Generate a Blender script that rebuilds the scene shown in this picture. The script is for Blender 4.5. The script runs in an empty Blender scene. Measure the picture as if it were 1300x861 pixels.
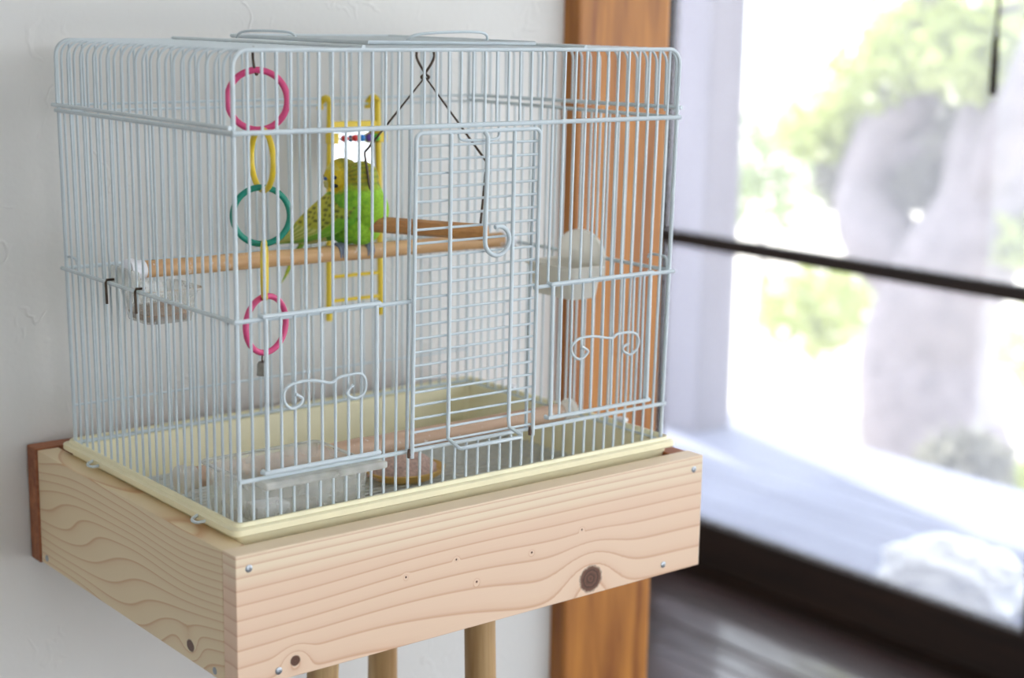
import bpy, bmesh, math, random
from mathutils import Vector, Matrix, noise as mnoise

sc = bpy.context.scene
COL = sc.collection
random.seed(7)

# ------------------------------------------------------------------ camera
YAW, PITCH, ROLL = 0.6784, -0.1989, 0.0167
fw = Vector((math.sin(YAW) * math.cos(PITCH), math.cos(YAW) * math.cos(PITCH), math.sin(PITCH)))
rt0 = Vector((math.cos(YAW), -math.sin(YAW), 0))
up0 = rt0.cross(fw)
rt = rt0 * math.cos(ROLL) + up0 * math.sin(ROLL)
up = -rt0 * math.sin(ROLL) + up0 * math.cos(ROLL)
cam = bpy.data.cameras.new('camera')
cam.sensor_width = 36
cam.lens = 2053.67 / 1300 * 36
cam.clip_start, cam.clip_end = 0.05, 200
cam.dof.use_dof = True
cam.dof.focus_distance = 1.19
cam.dof.aperture_fstop = 4.5
camo = bpy.data.objects.new('camera', cam)
camo.matrix_world = Matrix(((rt.x, up.x, -fw.x, -0.517), (rt.y, up.y, -fw.y, -0.9318), (rt.z, up.z, -fw.z, 1.1236), (0, 0, 0, 1)))
COL.objects.link(camo)
sc.camera = camo

# ------------------------------------------------------------------ sky, sun, exposure
world = bpy.data.worlds.new('sky'); sc.world = world; world.use_nodes = True
wn = world.node_tree.nodes
wn['Background'].inputs[0].default_value = (0.86, 0.93, 1.0, 1)
wn['Background'].inputs[1].default_value = 3.2
sun = bpy.data.lights.new('sun', 'SUN'); sun.energy = 7.0; sun.angle = 0.01; sun.color = (1, 0.95, 0.86)
suno = bpy.data.objects.new('sun', sun)
suno.rotation_euler = Vector((-0.16, -0.62, -0.8)).to_track_quat('-Z', 'Y').to_euler()
suno.location = (6, 6, 8)
COL.objects.link(suno)
sc.view_settings.view_transform = 'Standard'
sc.view_settings.look = 'None'
sc.view_settings.exposure = 0.48
sc.view_settings.gamma = 1.0
sc.view_settings.use_curve_mapping = False
sc.cycles.use_denoising = True
sc.cycles.max_bounces = 10
sc.cycles.diffuse_bounces = 6
sc.cycles.transparent_max_bounces = 24
sc.cycles.caustics_refractive = False
sc.cycles.caustics_reflective = False

# ------------------------------------------------------------------ material helpers
def srgb(r, g, b):
    f = lambda c: ((c / 255 + 0.055) / 1.055) ** 2.4 if c > 10 else c / 255 / 12.92
    return (f(r), f(g), f(b), 1)

class NT:
    def __init__(s, name):
        s.m = bpy.data.materials.new(name); s.m.use_nodes = True
        s.t = s.m.node_tree; s.n = s.t.nodes; s.b = s.n['Principled BSDF']; s.out = s.n['Material Output']
    def new(s, kind, **kw):
        n = s.n.new(kind)
        for k, v in kw.items(): setattr(n, k, v)
        return n
    def put(s, sock, v):
        if hasattr(v, 'is_output'): s.t.links.new(v, sock)
        else: sock.default_value = v
    def math(s, op, a, b=0.0, c=0.0, clamp=False):
        n = s.new('ShaderNodeMath', operation=op); n.use_clamp = clamp
        s.put(n.inputs[0], a); s.put(n.inputs[1], b); s.put(n.inputs[2], c)
        return n.outputs[0]
    def coord(s):
        tc = s.new('ShaderNodeTexCoord'); return tc.outputs['Object']
    def sep(s, v):
        n = s.new('ShaderNodeSeparateXYZ'); s.put(n.inputs[0], v); return n.outputs
    def scale(s, v, sx, sy, sz):
        n = s.new('ShaderNodeMapping'); s.put(n.inputs[0], v); n.inputs['Scale'].default_value = (sx, sy, sz); return n.outputs[0]
    def noise(s, v, sc_, det=3.0, rough=0.5, dist=0.0):
        n = s.new('ShaderNodeTexNoise'); s.put(n.inputs['Vector'], v)
        n.inputs['Scale'].default_value = sc_; n.inputs['Detail'].default_value = det
        n.inputs['Roughness'].default_value = rough; n.inputs['Distortion'].default_value = dist
        return n.outputs[0]
    def ramp(s, f, stops):
        n = s.new('ShaderNodeValToRGB'); s.put(n.inputs[0], f)
        e = n.color_ramp.elements
        while len(e) < len(stops): e.new(0.5)
        for el, (p, c) in zip(e, stops): el.position = p; el.color = c
        return n.outputs[0]
    def mix(s, f, a, b):
        n = s.new('ShaderNodeMix', data_type='RGBA')
        s.put(n.inputs[0], f); s.put(n.inputs[6], a); s.put(n.inputs[7], b)
        return n.outputs[2]
    def bump(s, h, strength, dist):
        n = s.new('ShaderNodeBump'); n.inputs['Strength'].default_value = strength; n.inputs['Distance'].default_value = dist
        s.put(n.inputs['Height'], h); s.t.links.new(n.outputs[0], s.b.inputs['Normal'])
    def schlick(s):
        lw = s.new('ShaderNodeLayerWeight'); lw.inputs[0].default_value = 0.5
        return s.math('ADD', 0.035, s.math('MULTIPLY', s.math('POWER', lw.outputs['Facing'], 5.0), 0.9))
    def setp(s, **kw):
        for k, v in kw.items(): s.put(s.b.inputs[k.replace('_', ' ')], v)
        return s

def plain(name, col, rough=0.5, metal=0.0, var=0.06, nscale=60, **kw):
    """plain colour with a little procedural variation"""
    t = NT(name)
    f = t.noise(t.coord(), nscale, 2)
    dark = tuple(c * (1 - var * 2) for c in col[:3]) + (1,)
    lite = tuple(min(1, c * (1 + var)) for c in col[:3]) + (1,)
    t.setp(Base_Color=t.mix(f, dark, lite), Roughness=rough, Metallic=metal, **kw)
    return t.m

def plaster(name, col):
    t = NT(name); c = t.coord()
    col2 = tuple(x * 0.93 for x in col[:3]) + (1,)
    t.setp(Base_Color=t.mix(t.noise(c, 2.5, 4), col2, col), Roughness=0.75)
    a = t.noise(t.scale(c, 1.0, 1.0, 0.8), 34, 2, 0.5, 0.6)
    ridge = t.math('ABSOLUTE', t.math('SUBTRACT', a, 0.5))
    ridge = t.math('SUBTRACT', 1.0, t.math('MULTIPLY', ridge, 28, clamp=True))
    gate = t.math('MULTIPLY', t.math('SUBTRACT', t.noise(c, 17, 2), 0.56), 7, clamp=True)
    h = t.math('ADD', t.math('MULTIPLY', t.math('MULTIPLY', ridge, gate), 0.55), t.math('MULTIPLY', t.noise(c, 9, 4), 0.9))
    h = t.math('ADD', h, t.math('MULTIPLY', t.noise(c, 160, 2), 0.12))
    t.bump(h, 0.42, 0.0035)
    return t.m

def board_wood(name, mode, lite, dark, knots, top=None, hgt=None, rough=0.42):
    """planed softwood: growth rings as contour lines of a field, bent round knots.
    mode 'front': board face in x-z, 'side': board face in y-z"""
    t = NT(name); c = t.coord(); X, Y, Z = t.sep(c)
    U = X if mode == 'front' else Y
    comb = t.new('ShaderNodeCombineXYZ')
    t.put(comb.inputs[0], t.math('MULTIPLY', U, 3.0 if mode == 'front' else 3.4)); t.put(comb.inputs[1], t.math('MULTIPLY', Z, 11.0 if mode == 'front' else 12.0))
    t.put(comb.inputs[2], t.math('MULTIPLY', Y if mode == 'front' else X, 9.0))
    n1 = t.noise(comb.outputs[0], 1.0, 1.0, 0.35)
    if mode == 'front':
        w = t.math('MAXIMUM', t.math('DIVIDE', t.math('SUBTRACT', top + 0.004, Z), hgt), 0.0)
        ring = t.math('MULTIPLY', t.math('POWER', w, 0.43), 9.0)
        amp = t.math('MULTIPLY', t.math('ADD', w, 0.05), 4.2)
        ring = t.math('ADD', ring, t.math('MULTIPLY', n1, amp))
    else:
        ring = t.math('ADD', t.math('MULTIPLY', Z, 120.0), t.math('MULTIPLY', n1, 11.0))
        ring = t.math('ADD', ring, t.math('MULTIPLY', U, 5.0))
    kmask = None; kring = None
    for (ku, kz, ru, rz) in knots:
        du = t.math('DIVIDE', t.math('SUBTRACT', U, ku), ru); dz = t.math('DIVIDE', t.math('SUBTRACT', Z, kz), rz)
        d = t.math('SQRT', t.math('ADD', t.math('MULTIPLY', du, du), t.math('MULTIPLY', dz, dz)))
        d = t.math('ADD', d, t.math('MULTIPLY', t.math('SUBTRACT', t.noise(c, 300, 2), 0.5), 0.25))
        g = t.math('POWER', 2.718, t.math('MULTIPLY', t.math('MULTIPLY', d, d), -0.16))
        ring = t.math('ADD', ring, t.math('MULTIPLY', g, 1.6))
        k = t.math('SUBTRACT', 1.0, t.math('MULTIPLY', t.math('SUBTRACT', d, 0.85), 5.0, clamp=True), clamp=True)
        kmask = k if kmask is None else t.math('MAXIMUM', kmask, k)
        kring = d if kring is None else t.math('MINIMUM', kring, d)
    fr = t.math('FRACT', ring)
    comb2 = t.new('ShaderNodeCombineXYZ')
    t.put(comb2.inputs[0], t.math('MULTIPLY', U, 12.0)); t.put(comb2.inputs[1], t.math('MULTIPLY', Z, 900.0))
    t.put(comb2.inputs[2], t.math('MULTIPLY', Y if mode == 'front' else X, 700.0))
    fib = t.noise(comb2.outputs[0], 1.0, 3.0)
    mid = tuple(l * 0.72 + d_ * 0.28 for l, d_ in zip(lite, dark))
    col = t.ramp(fr, [(0.0, lite), (0.55, tuple(l * 0.9 + d_ * 0.1 for l, d_ in zip(lite, dark))), (0.80, mid), (0.93, dark), (1.0, lite)])
    col = t.mix(t.math('MULTIPLY', fib, 0.22), col, mid)
    pat = t.noise(t.scale(c, 4, 4, 9), 1.5, 2)
    col = t.mix(t.math('MULTIPLY', pat, 0.22), col, tuple(d_ * 0.55 + l * 0.45 for l, d_ in zip(lite, dark)))
    if mode == 'front':
        zone = t.math('SUBTRACT', 1.0, t.math('MULTIPLY', t.math('SUBTRACT', w, 0.16), 7.0, clamp=True), clamp=True)
        col = t.mix(t.math('MULTIPLY', zone, 0.75), col, t.mix(t.math('POWER', fr, 3.0), srgb(240, 226, 196), srgb(214, 176, 138)))
        n5 = t.noise(t.scale(c, 5, 5, 22), 1.0, 2)
        col = t.mix(t.math('MULTIPLY', n5, 0.35), col, srgb(240, 206, 184))
    if kmask is not None:
        kc = t.ramp(t.math('FRACT', t.math('MULTIPLY', kring, 3.1)), [(0.0, srgb(88, 58, 44)), (0.6, srgb(112, 76, 58)), (1.0, srgb(70, 42, 32))])
        col = t.mix(kmask, col, kc)
    t.setp(Base_Color=col, Roughness=rough)
    t.bump(fib, 0.12, 0.0006)
    return t.m

def grain(name, lite, dark, axis, freq=40, rough=0.5, stretch=14.0, coat=0.0, spots=0.0):
    """straight-grained or veined wood running along one axis"""
    t = NT(name); c = t.coord()
    s = [freq, freq, freq]; s[axis] = freq / stretch
    n = t.noise(t.scale(c, *s), 1.0, 4.0, 0.6, 0.5)
    s2 = [freq * 5] * 3; s2[axis] = freq / 4
    n2 = t.noise(t.scale(c, *s2), 1.0, 2.0)
    f = t.math('ADD', t.math('MULTIPLY', n, 0.75), t.math('MULTIPLY', n2, 0.25))
    col = t.ramp(f, [(0.32, dark), (0.5, tuple((a + b) / 2 for a, b in zip(lite, dark))), (0.66, lite)])
    if spots:
        sp = t.math('MULTIPLY', t.math('SUBTRACT', t.noise(c, 170, 2), 0.66), 14, clamp=True)
        col = t.mix(t.math('MULTIPLY', sp, spots), col, (0.85, 0.83, 0.78, 1))
    t.setp(Base_Color=col, Roughness=rough)
    if coat:
        streaks = t.noise(t.scale(c, 9, 1.6, 9), 1.0, 3, 0.6)  # coat masked into streaks to draw the window's streaky reflection
        t.put(t.b.inputs['Coat Weight'], t.math('MULTIPLY', t.math('SUBTRACT', streaks, 0.47), 5.0, clamp=True))
        t.b.inputs['Specular IOR Level'].default_value = 0.2
    t.bump(f, 0.22 if not coat else 0.45, 0.0008)
    t.b.inputs['Coat Roughness'].default_value = 0.11
    t.b.inputs['Coat IOR'].default_value = 1.5
    return t.m

def clear_plastic(name, tint, haze):
    t = NT(name)
    tr = t.new('ShaderNodeBsdfTransparent'); tr.inputs[0].default_value = tint
    gl = t.new('ShaderNodeBsdfGlossy'); gl.inputs['Roughness'].default_value = 0.06
    df = t.new('ShaderNodeBsdfTranslucent'); df.inputs[0].default_value = (0.9, 0.9, 0.86, 1)
    d2 = t.new('ShaderNodeBsdfDiffuse'); d2.inputs[0].default_value = (0.9, 0.9, 0.87, 1)
    m0 = t.new('ShaderNodeMixShader'); m0.inputs[0].default_value = 0.5
    t.t.links.new(df.outputs[0], m0.inputs[1]); t.t.links.new(d2.outputs[0], m0.inputs[2])
    m1 = t.new('ShaderNodeMixShader'); t.put(m1.inputs[0], t.math('MULTIPLY', t.noise(t.coord(), 45, 3), haze * 2, clamp=True))
    t.t.links.new(tr.outputs[0], m1.inputs[1]); t.t.links.new(m0.outputs[0], m1.inputs[2])
    m2 = t.new('ShaderNodeMixShader'); t.put(m2.inputs[0], t.schlick())
    t.t.links.new(m1.outputs[0], m2.inputs[1]); t.t.links.new(gl.outputs[0], m2.inputs[2])
    t.t.links.new(m2.outputs[0], t.out.inputs[0])
    return t.m

def vcol(name, rough=0.7, attr='Col'):
    t = NT(name); a = t.new('ShaderNodeAttribute'); a.attribute_name = attr
    t.setp(Base_Color=a.outputs['Color'], Roughness=rough)
    t.bump(t.noise(t.scale(t.coord(), 1, 1, 1), 900, 2), 0.2, 0.0006)
    return t.m

M = {}
M['plaster'] = plaster('white_plaster', srgb(226, 224, 220))
M['ceiling'] = plain('ceiling_board', srgb(244, 242, 238), 0.8)
M['post'] = grain('post_wood', srgb(204, 136, 58), srgb(128, 70, 24), 2, 30, 0.5, 12)
M['frame'] = grain('dark_window_wood', srgb(34, 20, 13), srgb(16, 9, 6), 1, 40, 0.6)
M['frame'].node_tree.nodes['Principled BSDF'].inputs['Specular IOR Level'].default_value = 0.15
M['floor'] = grain('dark_floor_wood', srgb(62, 46, 44), srgb(34, 24, 23), 1, 22, 0.38, 18, coat=0.55)
M['deck'] = grain('grey_deck_wood', srgb(132, 137, 158), srgb(98, 103, 124), 1, 20, 0.65, 16)
M['column'] = grain('pale_column_wood', srgb(122, 117, 128), srgb(98, 93, 104), 2, 18, 0.7)
M['ground'] = plain('pale_gravel', srgb(206, 200, 188), 0.9, var=0.15, nscale=8)
M['wire'] = plain('white_coated_wire', srgb(206, 217, 222), 0.32, var=0.05, nscale=90)
M['rust'] = plain('rusty_wire', srgb(110, 84, 70), 0.6, 0.3, var=0.3, nscale=400)
M['dark_wire'] = plain('tarnished_wire', srgb(92, 78, 66), 0.42, 0.7, var=0.3, nscale=300)
M['grate'] = plain('grey_grate_plastic', srgb(218, 220, 216), 0.5, var=0.12, nscale=200)
M['litter'] = plain('tray_paper', srgb(232, 226, 204), 0.9, var=0.2, nscale=90)
PINS = [(0.1184, 0.7256, 0.0009, 0.0009), (0.1825, 0.7085, 0.0009, 0.0009), (0.1634, 0.7297, 0.0008, 0.0008), (0.2352, 0.7207, 0.001, 0.0009), (0.2856, 0.7292, 0.0008, 0.0008)]
M['front_board'] = board_wood('pink_softwood', 'front', srgb(238, 210, 182), srgb(206, 156, 118),
    [(0.2962, 0.6867, 0.0118, 0.0112), (0.0259, 0.6849, 0.0042, 0.004)] + PINS, 0.7687, 0.0955)
M['side_board'] = board_wood('yellow_softwood', 'side', srgb(236, 218, 182), srgb(210, 166, 120), [(0.0397, 0.6848, 0.0058, 0.0046)])
M['red_board'] = grain('red_heartwood', srgb(176, 112, 74), srgb(122, 66, 42), 0, 60, 0.6, 8)
M['leg'] = grain('round_leg_wood', srgb(206, 176, 128), srgb(166, 128, 82), 2, 60, 0.5)
M['steel'] = plain('screw_steel', srgb(176, 180, 186), 0.42, 0.8)
M['perch'] = grain('perch_wood', srgb(218, 178, 130), srgb(188, 142, 96), 0, 50, 0.55, 10, spots=0.5)
M['perch2'] = grain('pale_perch_wood', srgb(216, 186, 162), srgb(190, 154, 128), 0, 50, 0.6, 10, spots=0.8)
M['swingbar'] = grain('swing_wood', srgb(212, 156, 96), srgb(168, 112, 64), 1, 60, 0.5, 10)
M['white'] = plain('white_plastic', srgb(236, 236, 240), 0.4, var=0.02)
def milky(name, col, k=0.55):
    t = NT(name); c = t.mix(t.noise(t.coord(), 60, 3), tuple(x * 0.9 for x in col[:3]) + (1,), col)
    t.setp(Base_Color=c, Roughness=0.35)
    tl = t.new('ShaderNodeBsdfTranslucent'); t.put(tl.inputs[0], c)
    mx = t.new('ShaderNodeMixShader'); mx.inputs[0].default_value = k
    t.t.links.new(t.b.outputs[0], mx.inputs[1]); t.t.links.new(tl.outputs[0], mx.inputs[2]); t.t.links.new(mx.outputs[0], t.out.inputs[0]); return t.m
M['cup'] = milky('milky_plastic', srgb(246, 244, 238))
M['tray'] = milky('cream_plastic', srgb(245, 237, 200), 0.0)
M['clear'] = clear_plastic('clear_plastic', (0.97, 0.97, 0.96, 1), 0.26)
M['frost'] = clear_plastic('frosted_plastic', (0.93, 0.94, 0.93, 1), 0.5)
M['pink'] = plain('pink_plastic', srgb(222, 78, 132), 0.35, var=0.03)
M['yellow'] = plain('yellow_plastic', srgb(236, 204, 54), 0.38, var=0.03)
M['teal'] = plain('teal_plastic', srgb(24, 138, 116), 0.35, var=0.03)
M['red'] = plain('red_bead', srgb(226, 58, 58), 0.3); M['blue'] = plain('blue_bead', srgb(40, 130, 214), 0.3)
M['purple'] = plain('purple_bead', srgb(116, 74, 160), 0.3); M['green'] = plain('green_bead', srgb(88, 208, 70), 0.3)
M['mirror'] = plain('mirror_face', srgb(240, 240, 240), 0.03, 1.0, var=0.0)
M['seed'] = plain('mixed_seed', srgb(172, 128, 84), 0.8, var=0.45, nscale=420)
M['gritseed'] = plain('pinkish_seed_cake', srgb(224, 194, 182), 0.9, var=0.3, nscale=420)
M['dish'] = plain('ochre_dish', srgb(232, 192, 110), 0.4)
M['bird'] = vcol('feathers', 0.75)
M['beak'] = plain('beak_horn', srgb(190, 180, 110), 0.4); M['cere'] = plain('blue_cere', srgb(70, 96, 150), 0.5)
M['black'] = plain('dark_spot', srgb(24, 22, 28), 0.3); M['foot'] = plain('grey_foot', srgb(124, 132, 150), 0.6)
M['lump'] = plain('white_lump', srgb(244, 246, 248), 0.8, var=0.02)
M['bark'] = plain('tree_bark', srgb(140, 131, 136), 0.9, var=0.3, nscale=14)
M['bell'] = plain('bell_metal', srgb(150, 146, 138), 0.35, 0.9, var=0.15, nscale=300)

def leaf_mat(name, a, b):
    t = NT(name)
    col = t.mix(t.noise(t.coord(), 3, 2), a, b)
    t.setp(Base_Color=col, Roughness=0.6)
    tl = t.new('ShaderNodeBsdfTranslucent'); t.put(tl.inputs[0], col)
    mx = t.new('ShaderNodeMixShader'); mx.inputs[0].default_value = 0.4
    t.t.links.new(t.b.outputs[0], mx.inputs[1]); t.t.links.new(tl.outputs[0], mx.inputs[2])
    t.t.links.new(mx.outputs[0], t.out.inputs[0]); return t.m
M['leaf'] = leaf_mat('yellow_green_leaf', srgb(172, 186, 104), srgb(196, 204, 134))
M['leaf3'] = leaf_mat('grey_leaf', srgb(122, 120, 116), srgb(146, 146, 130))  # greyer, darker foliage colour
M['leaf2'] = leaf_mat('grey_green_leaf', srgb(120, 140, 104), srgb(160, 172, 120))

def window_glass():
    t = NT('hazy_window_glass')
    tr = t.new('ShaderNodeBsdfTransparent'); tr.inputs[0].default_value = (0.97, 0.97, 0.98, 1)
    tl = t.new('ShaderNodeBsdfTranslucent'); tl.inputs[0].default_value = (0.92, 0.92, 1.0, 1)
    m1 = t.new('ShaderNodeMixShader')
    t.put(m1.inputs[0], t.math('ADD', 0.05, t.math('MULTIPLY', t.noise(t.coord(), 3, 3), 0.07)))  # translucent share lays a pale glare haze over the view outside
    t.t.links.new(tr.outputs[0], m1.inputs[1]); t.t.links.new(tl.outputs[0], m1.inputs[2])
    gl = t.new('ShaderNodeBsdfGlossy'); gl.inputs['Roughness'].default_value = 0.02
    m2 = t.new('ShaderNodeMixShader'); t.put(m2.inputs[0], t.schlick())
    t.t.links.new(m1.outputs[0], m2.inputs[1]); t.t.links.new(gl.outputs[0], m2.inputs[2])
    t.t.links.new(m2.outputs[0], t.out.inputs[0]); return t.m
M['glass'] = window_glass()

# ------------------------------------------------------------------ mesh helpers
class MB:
    def __init__(s): s.v = []; s.f = []; s.flat = True
    def add(s, v, f):
        o = len(s.v); s.v += [tuple(p) for p in v]; s.f += [tuple(i + o for i in q) for q in f]; return s
    def box(s, x0, x1, y0, y1, z0, z1, bev=0.0):
        bm = bmesh.new(); bmesh.ops.create_cube(bm, size=1)
        for v in bm.verts: v.co = ((x0 + x1) / 2 + v.co.x * (x1 - x0), (y0 + y1) / 2 + v.co.y * (y1 - y0), (z0 + z1) / 2 + v.co.z * (z1 - z0))
        if bev: bmesh.ops.bevel(bm, geom=bm.edges[:], offset=bev, segments=2, affect='EDGES', profile=0.5)
        return s.frombm(bm)
    def frombm(s, bm):
        bm.verts.index_update()
        s.add([v.co for v in bm.verts], [[v.index for v in f.verts] for f in bm.faces]); bm.free(); return s
    def tube(s, pts, r, n=8, closed=False, flat=1.0):
        s.flat = False
        P = [Vector(p) for p in pts]; m = len(P)
        R = r if isinstance(r, (list, tuple)) else [r] * m
        T = []
        for i in range(m):
            a = P[i - 1] if (i or closed) else P[i]; b = P[(i + 1) % m] if (i < m - 1 or closed) else P[i]
            T.append((b - a).normalized())
        u = T[0].orthogonal().normalized(); vs = []
        for i in range(m):
            u = (u - T[i] * u.dot(T[i])); u = u.normalized() if u.length > 1e-6 else T[i].orthogonal().normalized()
            w = T[i].cross(u)
            for k in range(n):
                a = 2 * math.pi * k / n
                vs.append(P[i] + (u * math.cos(a) + w * math.sin(a)) * R[i])
        fs = []
        for i in range(m if closed else m - 1):
            for k in range(n):
                a, b = i * n, ((i + 1) % m) * n
                fs.append((a + k, a + (k + 1) % n, b + (k + 1) % n, b + k))
        if not closed: fs += [tuple(range(n - 1, -1, -1)), tuple((m - 1) * n + k for k in range(n))]
        return s.add(vs, fs)
    def lathe(s, prof, c, n=24, axis='z', sx=1.0, sy=1.0):
        s.flat = False; vs = []; fs = []
        for (r, h) in prof:
            for k in range(n):
                a = 2 * math.pi * k / n; p = (r * math.cos(a) * sx, r * math.sin(a) * sy, h)
                if axis == 'x': p = (p[2], p[0], p[1])
                if axis == 'y': p = (p[0], -p[2], p[1])
                vs.append((c[0] + p[0], c[1] + p[1], c[2] + p[2]))
        for i in range(len(prof) - 1):
            for k in range(n):
                fs.append((i * n + k, i * n + (k + 1) % n, (i + 1) * n + (k + 1) % n, (i + 1) * n + k))
        fs += [tuple(range(n - 1, -1, -1)), tuple((len(prof) - 1) * n + k for k in range(n))]
        return s.add(vs, fs)
    def ball(s, c, r, sub=2, sc3=(1, 1, 1), rot=None):
        s.flat = False
        bm = bmesh.new(); bmesh.ops.create_icosphere(bm, subdivisions=sub, radius=1)
        for v in bm.verts:
            p = Vector((v.co.x * r * sc3[0], v.co.y * r * sc3[1], v.co.z * r * sc3[2]))
            if rot: p = rot @ p
            v.co = p + Vector(c)
        return s.frombm(bm)
    def mesh(s, name, smooth):
        me = bpy.data.meshes.new(name); me.from_pydata(s.v, [], s.f); me.update()
        if smooth and (smooth == 'all' or not s.flat):
            me.polygons.foreach_set('use_smooth', [True] * len(me.polygons))
            if smooth != 'all': me.set_sharp_from_angle(angle=math.radians(40))
        return me

WL = {}
def attach(o, parent):
    if parent is not None:
        o.parent = parent
        o.matrix_parent_inverse = Matrix.Translation(-WL.get(parent.name, Vector()))
def mk(name, mb, mat, parent=None, smooth=True, label=None):
    o = bpy.data.objects.new(name, mb.mesh(name, smooth)); o.data.materials.append(M[mat] if isinstance(mat, str) else mat)
    COL.objects.link(o); attach(o, parent)
    if label: o['label'] = label
    return o
def thing(name, loc, label, cat, group=None, parent=None):
    o = bpy.data.objects.new(name, None); o.location = loc; o.empty_display_size = 0.02
    COL.objects.link(o); WL[o.name] = Vector(loc); o['label'] = label; o['category'] = cat
    if group: o['group'] = group
    return o
def tag(o, label, cat, group=None):
    o['label'] = label; o['category'] = cat
    if group: o['group'] = group
    return o
def struct(o, label=None):
    o['kind'] = 'structure'
    if label: o['label'] = label
    return o
def bez(pts, n=6):
    """Catmull-Rom through points"""
    P = [Vector(p) for p in pts]; out = []
    for i in range(len(P) - 1):
        a, b, c, d = P[max(i - 1, 0)], P[i], P[i + 1], P[min(i + 2, len(P) - 1)]
        for k in range(n):
            t = k / n
            out.append(0.5 * ((2 * b) + (c - a) * t + (2 * a - 5 * b + 4 * c - d) * t * t + (3 * b - a - 3 * c + d) * t ** 3))
    out.append(P[-1]); return out
def ringpts(c, r, n_dir, n=40, rz=None):
    nd = Vector(n_dir).normalized(); u = Vector((0, 0, 1)); w = nd.cross(u).normalized(); u = w.cross(nd)
    return [Vector(c) + w * math.cos(2 * math.pi * k / n) * r + u * math.sin(2 * math.pi * k / n) * (rz or r) for k in range(n)]

UNIT = {}
def wire_mesh(r):
    if r not in UNIT:
        UNIT[r] = MB().tube([(0, 0, 0), (0, 0, 1)], r, 8).mesh('wire_%d' % int(r * 1e5), True)
        UNIT[r].materials.append(M['wire'])
    return UNIT[r]
def wire(name, a, b, r, parent):
    a, b = Vector(a), Vector(b); d = b - a
    o = bpy.data.objects.new(name, wire_mesh(r))
    o.location = a; o.rotation_mode = 'QUATERNION'; o.rotation_quaternion = Vector((0, 0, 1)).rotation_difference(d.normalized())
    o.scale = (1, 1, d.length); COL.objects.link(o); attach(o, parent); return o

# ------------------------------------------------------------------ the room
XW = 1.82       # window plane
YB = 0.3195     # plaster wall plane
fl = struct(mk('floor', MB().box(-2.3, 1.82, -3.6, 1.7, -0.10, -0.018), 'floor', None, False), 'dark polished wooden floor')
x = -1.10
while x < XW - 0.05:
    mk('floor_board', MB().box(x + 0.0012, x + 0.1188, -3.6, 1.6, -0.02, 0.0, 0.002), 'floor', fl); x += 0.12
mk('floor_board', MB().box(-2.3, -1.101, -3.6, 1.6, -0.02, 0.0), 'floor', fl)
struct(mk('wall_back', MB().box(-2.3, 0.60, YB, YB + 0.10, 0, 2.45), 'plaster', None, False), 'white trowelled plaster wall behind the cage')
struct(mk('wall_left', MB().box(-2.4, -2.3, -3.6, YB + 0.1, 0, 2.45), 'plaster', None, False), 'white plaster side wall')
struct(mk('wall_front', MB().box(-2.4, XW, -3.7, -3.6, 2.1, 2.45).box(-2.4, -0.5, -3.7, -3.6, 0, 2.1), 'plaster', None, False), 'unseen white plaster wall with an opening added to light the room')  # out of view; opening shaped so light comes from the right front
struct(mk('wall_far', MB().box(0.5, XW + 0.04, 1.6, 1.7, 0, 2.45), 'plaster', None, False), 'white plaster wall at the end of the passage')
struct(mk('ceiling', MB().box(-2.4, 1.9, -3.7, 1.7, 2.45, 2.5), 'ceiling', None, False), 'pale ceiling')
struct(mk('wall_right', MB().box(XW - 0.03, XW + 0.06, -3.7, 1.7, 1.98, 2.45), 'plaster', None, False), 'white wall strip above the windows')
struct(mk('trim_1', MB().box(0.5515, 0.677, 0.2965, 0.44, 0, 2.45, 0.004), 'post', None, True), 'orange-brown square wooden post at the end of the plaster wall')
# sliding glass doors, five in a row
for k in range(5):
    y1 = 1.52 - k * 1.0; y0 = y1 - 1.0
    w = bpy.data.objects.new('window_%d' % (k + 1), None); w.location = (XW, (y0 + y1) / 2, 0); COL.objects.link(w); WL[w.name] = Vector(w.location)
    w['kind'] = 'structure'; w['label'] = 'dark-framed sliding glass door onto the garden deck'
    mk('bottom_rail', MB().box(XW - 0.018, XW + 0.018, y0, y1, 0.004, 0.098, 0.002), 'frame', w)
    mk('top_rail', MB().box(XW - 0.018, XW + 0.018, y0, y1, 1.90, 1.98, 0.002), 'frame', w)
    mk('middle_rail', MB().box(XW - 0.014, XW + 0.014, y0 + 0.03, y1 - 0.03, 0.664, 0.690, 0.002), 'frame', w)
    for (yy, wd) in ((y0, 0.03), (y1 - (0.055 if k == 0 else 0.03), 0.055 if k == 0 else 0.03)):
        mk('stile', MB().box(XW - 0.016, XW + 0.016, yy, yy + wd, 0.098, 1.90, 0.002), 'frame', w)
    mk('pane', MB().box(XW - 0.0025, XW + 0.0025, y0 + 0.03, y1 - 0.03, 0.098, 0.664), 'glass', w, False)
    mk('pane', MB().box(XW - 0.0025, XW + 0.0025, y0 + 0.03, y1 - 0.03, 0.690, 1.90), 'glass', w, False)
struct(mk('trim_2', MB().box(XW - 0.075, XW + 0.04, -3.6, 1.6, -0.02, 0.004, 0.001), 'frame', None, True), 'dark wooden threshold under the glass doors')

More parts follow.
